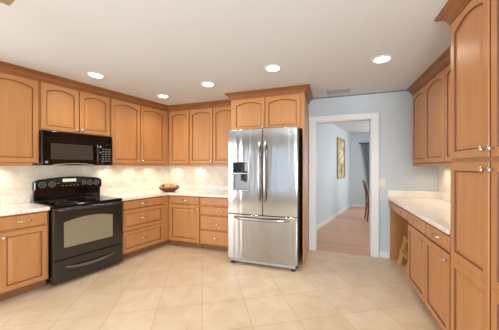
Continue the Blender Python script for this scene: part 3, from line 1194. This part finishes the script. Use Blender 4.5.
# ------------------------------------------------------------------ ceiling: downlights, vent, fan
DL = [(-2.694, 2.088, 'recessed ceiling light nearest the left wall, in front of the microwave cabinet'),
      (-2.503, 3.06, 'small far recessed ceiling light close to the room corner'),
      (-1.564, 2.81, 'recessed ceiling light just left of the refrigerator cabinet'),
      (-0.616, 2.591, 'recessed ceiling light directly in front of the refrigerator cabinet'),
      (0.500, 2.741, 'recessed ceiling light nearest the right wall, before the doorway')]
ring = MB().lathe([(0.072, -0.004), (0.072, -0.009), (0.094, -0.007), (0.098, -0.001), (0.072, -0.001), (0.072, -0.004)], (0, 0, 0), 'z', 32, caps=False)
proto = None
parts = []
spot = bpy.data.lights.new('downlight_lamp', 'SPOT')
spot.energy = DOWNLIGHT_POWER * 4
spot.spot_size = math.radians(150)
spot.spot_blend = 1.0
spot.shadow_soft_size = 0.07
spot.color = (1.0, 0.92, 0.82)
for i, (x, y, lab) in enumerate(DL):
    if proto is None:
        proto = thing('recessed_light', lab, 'ceiling light', (x, y, CEIL), 0, 'recessed ceiling lights')
        parts.append(ring.build('trim_ring', 'white', proto, smooth=True))
        parts.append(MB().lathe([(0.071, -0.0035), (0.071, -0.0015)], (0, 0, 0), 'z', 32).build('lens', 'lamp', proto))
        lo = bpy.data.objects.new('downlight_lamp', spot)
        COL.objects.link(lo)
        lo.parent = proto
        lo.location = (0, 0, -0.012)
        parts.append(lo)
    else:
        c = proto.copy()
        COL.objects.link(c)
        c.location = (x, y, CEIL)
        c['label'] = lab
        for q in parts:
            d = q.copy()
            COL.objects.link(d)
            d.parent = c

r = thing('ceiling_vent', 'grey slatted air vent in the ceiling above the doorway', 'vent', (0.105, 3.705, CEIL), 0)
mb = MB()
w2, d2 = 0.155, 0.105
mb.box(-w2, w2, -d2, -d2 + 0.02, -0.010, -0.001)
mb.box(-w2, w2, d2 - 0.02, d2, -0.010, -0.001)
mb.box(-w2, -w2 + 0.02, -d2 + 0.02, d2 - 0.02, -0.010, -0.001)
mb.box(w2 - 0.02, w2, -d2 + 0.02, d2 - 0.02, -0.010, -0.001)
mb.build('frame', 'ventmetal', r, bevel=0.002)
MB().box(-w2 + 0.02, w2 - 0.02, -d2 + 0.02, d2 - 0.02, -0.003, -0.001).build('backing', 'fridgeside', r)
mb = MB()
for i in range(9):
    y = -d2 + 0.028 + i * 0.0185
    k = len(mb.v)
    mb.v += [(-w2 + 0.02, y + 0.0165, -0.010), (w2 - 0.02, y + 0.0165, -0.010), (w2 - 0.02, y, -0.0035), (-w2 + 0.02, y, -0.0035)]
    mb.face([k, k + 1, k + 2, k + 3])
mb.build('slats', 'ventmetal', r)

# ceiling fan: only one blade tip reaches into the picture
fx, fy, fz_ = -1.668, -0.055, 2.20
r = thing('ceiling_fan', 'brown ceiling fan, one blade tip showing at the top left corner', 'fan', (fx, fy, 0), 0)
MB().lathe([(0.065, CEIL - 0.001), (0.06, CEIL - 0.05), (0.012, CEIL - 0.055), (0.012, fz_ + 0.09), (0.09, fz_ + 0.08), (0.115, fz_ + 0.03), (0.10, fz_ - 0.03), (0.05, fz_ - 0.06)], (0, 0, 0), 'z', 28).build('motor', 'fanedge', r, smooth=True)
a_tip = math.radians(78.0)
for i in range(5):
    a = a_tip + i * 2 * PI / 5
    ca, sa = math.cos(a), math.sin(a)
    pts = [(0.17, -0.05), (0.70, -0.065), (0.794, -0.065), (0.800, -0.059), (0.800, 0.059), (0.794, 0.065), (0.70, 0.065), (0.17, 0.05)]
    P = [(p_[0] * ca - p_[1] * sa, p_[0] * sa + p_[1] * ca) for p_ in pts]
    MB().prism(P, fz_ - 0.006, fz_ + 0.006, 0, 1).build('blade', ['fan', 'fanedge'], r)
    pi_ = [(0.08, -0.02), (0.26, -0.03), (0.26, 0.03), (0.08, 0.02)]
    P = [(p_[0] * ca - p_[1] * sa, p_[0] * sa + p_[1] * ca) for p_ in pi_]
    MB().prism(P, fz_ - 0.014, fz_ - 0.0065).build('blade_iron', 'bronze', r)

# ------------------------------------------------------------------ under-cabinet lamps
pl = bpy.data.lights.new('puck_lamp', 'SPOT')
pl.energy = PUCK_POWER * 4
pl.spot_size = math.radians(150)
pl.spot_blend = 1.0
pl.shadow_soft_size = 0.02
pl.color = (1.0, 0.85, 0.64)


def puck(x, y, lab, z=UZ0):
    o = bpy.data.objects.new('puck_lamp', pl)
    COL.objects.link(o)
    o.location = (x, y, z - 0.022)
    p_ = MB().lathe([(0.03, -0.001), (0.034, -0.006), (0.034, -0.014), (0.024, -0.016)], (x, y, z), 'z', 18).build('puck_light', 'white', smooth=True)
    return tag(p_, lab, 'lamp', 'puck lights under the wall cabinets')


for s in (2.42, 2.85, 1.22, 0.84, 0.46):
    q = Lp(s, 0.14)
    puck(q[0], q[1], 'small round puck light under wall cabinets left of the microwave' if s > 2 else 'small round puck light under wall cabinets between microwave and corner')
for x in (-2.90, -2.37):
    puck(x, WY - 0.14, 'small round puck light under the back wall cabinets near the bowl')
for y in (3.70, 3.15, 2.5):
    puck(RX - 0.15, y, 'small round puck light under the right wall cabinet')

# ------------------------------------------------------------------ step stool in the kneehole
r = thing('step_stool', 'small pine step stool tucked in the kneehole', 'stool', (0.85, 3.42, 0), 0)
for yy in (0.0, 0.34):
    side = MB()
    # stringer: sloped front leg and upright back leg in one cut-out board
    for (xa, xb, wa, wb) in ((0.025, 0.105, 0.045, 0.045), (0.300, 0.262, 0.04, 0.04)):
        k = len(side.v)
        for y in (yy, yy + 0.022):
            side.v.extend([(xa, y, 0), (xa + wa, y, 0), (xb + wb, y, 0.375), (xb, y, 0.375)])
        for q in ((0, 1, 2, 3), (7, 6, 5, 4), (0, 4, 5, 1), (1, 5, 6, 2), (2, 6, 7, 3), (3, 7, 4, 0)):
            side.face([k + i for i in q])
    side.box(0.062, 0.305, yy + 0.003, yy + 0.019, 0.150, 0.190)
    side.box(0.125, 0.290, yy + 0.003, yy + 0.019, 0.335, 0.374)
    side.build('side_frame', 'pine', r, bevel=0.002)
MB().box(0.095, 0.325, -0.012, 0.374, 0.376, 0.398).build('step', 'pine', r, bevel=0.003)
MB().box(0.050, 0.220, 0.023, 0.339, 0.190, 0.210).build('step', 'pine', r, bevel=0.003)

# ------------------------------------------------------------------ hall: picture, curtain, chair
ang = math.atan2(hd.y, hd.x)
pc = Vector((0.273, 7.304))
r = thing('wall_picture', 'tall gold framed painting hanging on the pale blue hall wall', 'picture', (0.268 - hn.x * -0.0, 7.29, 1.585), ang)
# local +x along the wall away from the viewer, -y into the hall
w2, h2 = 0.44, 0.575
tq = ((0.268 - h0.x) * hd.x + (7.29 - h0.y) * hd.y)
base = h0 + hd * tq
r.location = (base.x - hn.x * 0.002, base.y - hn.y * 0.002, 1.585)
mb = MB()
for (xa, xb, za, zb) in ((-w2, w2, h2 - 0.06, h2), (-w2, w2, -h2, -h2 + 0.06), (-w2, -w2 + 0.06, -h2 + 0.06, h2 - 0.06), (w2 - 0.06, w2, -h2 + 0.06, h2 - 0.06)):
    mb.box(xa, xb, -0.035, -0.001, za, zb)
mb.build('frame', 'canvasframe', r, bevel=0.006)
cv = MB().box(-w2 + 0.06, w2 - 0.06, -0.018, -0.001, -h2 + 0.06, h2 - 0.06).build('canvas', 'painting', r)
mb = MB()
for (x, z, rr) in ((0.02, 0.16, 0.10), (-0.12, 0.05, 0.08), (0.13, -0.02, 0.085), (0.0, -0.08, 0.07)):
    mb.lathe([(rr, 0), (rr * 0.9, 0.004)], (x, -0.0185, z), 'y', 14)
mb.build('flowers', 'ivory', cv)
mb = MB()
mb.lathe([(0.10, 0), (0.10, 0.003)], (0.0, -0.0185, -0.32), 'y', 14)
mb.box(-0.05, 0.05, -0.022, -0.0185, -0.30, -0.10)
mb.build('vase', 'darkwood', cv)

# curtain beside the hall window
cu = MB()
nx, nz = 40, 14
X1 = 1.52
for j in range(nz + 1):
    z = 0.03 + (2.10 - 0.03) * j / nz
    t = j / nz
    xl = 1.14 - 0.17 * max(0.0, min(1.0, (t - 0.42) / 0.58)) ** 1.6
    for i in range(nx + 1):
        u = i / nx
        cu.v.append((xl + (X1 - xl) * u, HFAR - 0.075 + 0.024 * math.sin(u * 2 * PI * 6.5 + 0.6 * math.sin(j * 0.5)), z))
for j in range(nz):
    for i in range(nx):
        a = j * (nx + 1) + i
        cu.face([a, a + 1, a + nx + 2, a + nx + 1])
r = thing('curtain', 'grey blue curtain panel beside the hall window, half hidden by the door casing', 'curtain', (0, 0, 0), 0)
o = cu.build('panel', 'curtain', r, smooth=True)
sm = o.modifiers.new('thickness', 'SOLIDIFY')
sm.thickness = 0.004
MB().tube([(0.93, HFAR - 0.075, 2.118), (2.75, HFAR - 0.075, 2.118)], 0.013, 10).lathe([(0.006, 0), (0.026, 0.012), (0.026, 0.03), (0.01, 0.045)], (0.89, HFAR - 0.075, 2.118), 'x', 14).build('rod', 'bronze', r, smooth=True)
MB().box(1.02, 1.04, HFAR - 0.075, HFAR - 0.002, 2.110, 2.126).box(2.66, 2.68, HFAR - 0.075, HFAR - 0.002, 2.110, 2.126).build('rod_bracket', 'bronze', r)

# dining chair in the hall, facing right
r = thing('dining_chair', 'dark wooden dining chair standing beyond the doorway in front of curtain', 'chair', (0.87, 6.42, -0.002), 0)


def post(y, name):
    pts = [(0.0 - 0.02, y, 0.0), (0.01, y, 0.25), (0.02, y, 0.45), (0.0, y, 0.70), (-0.07, y, 1.00)]
    return MB().tube(pts, [0.018, 0.021, 0.024, 0.021, 0.016], 10).build(name, 'darkwood', r, smooth=True)


post(0.02, 'leg')
post(0.42, 'leg')
for y in (0.03, 0.41):
    MB().tube([(0.42, y, 0.0), (0.41, y, 0.44)], [0.016, 0.022], 10).build('leg', 'darkwood', r, smooth=True)
MB().box(0.0, 0.45, -0.005, 0.445, 0.445, 0.485).build('seat', 'darkwood', r, bevel=0.01)
mb = MB()
for (z, dx) in ((0.93, -0.05), (0.62, 0.01)):
    mb.box(dx - 0.010, dx + 0.010, 0.03, 0.41, z - 0.03, z + 0.05)
for i in range(4):
    y = 0.09 + 0.08 * i
    mb.tube([(0.008, y, 0.62), (-0.045, y, 0.93)], 0.008, 8)
mb.build('backrest', 'darkwood', r)
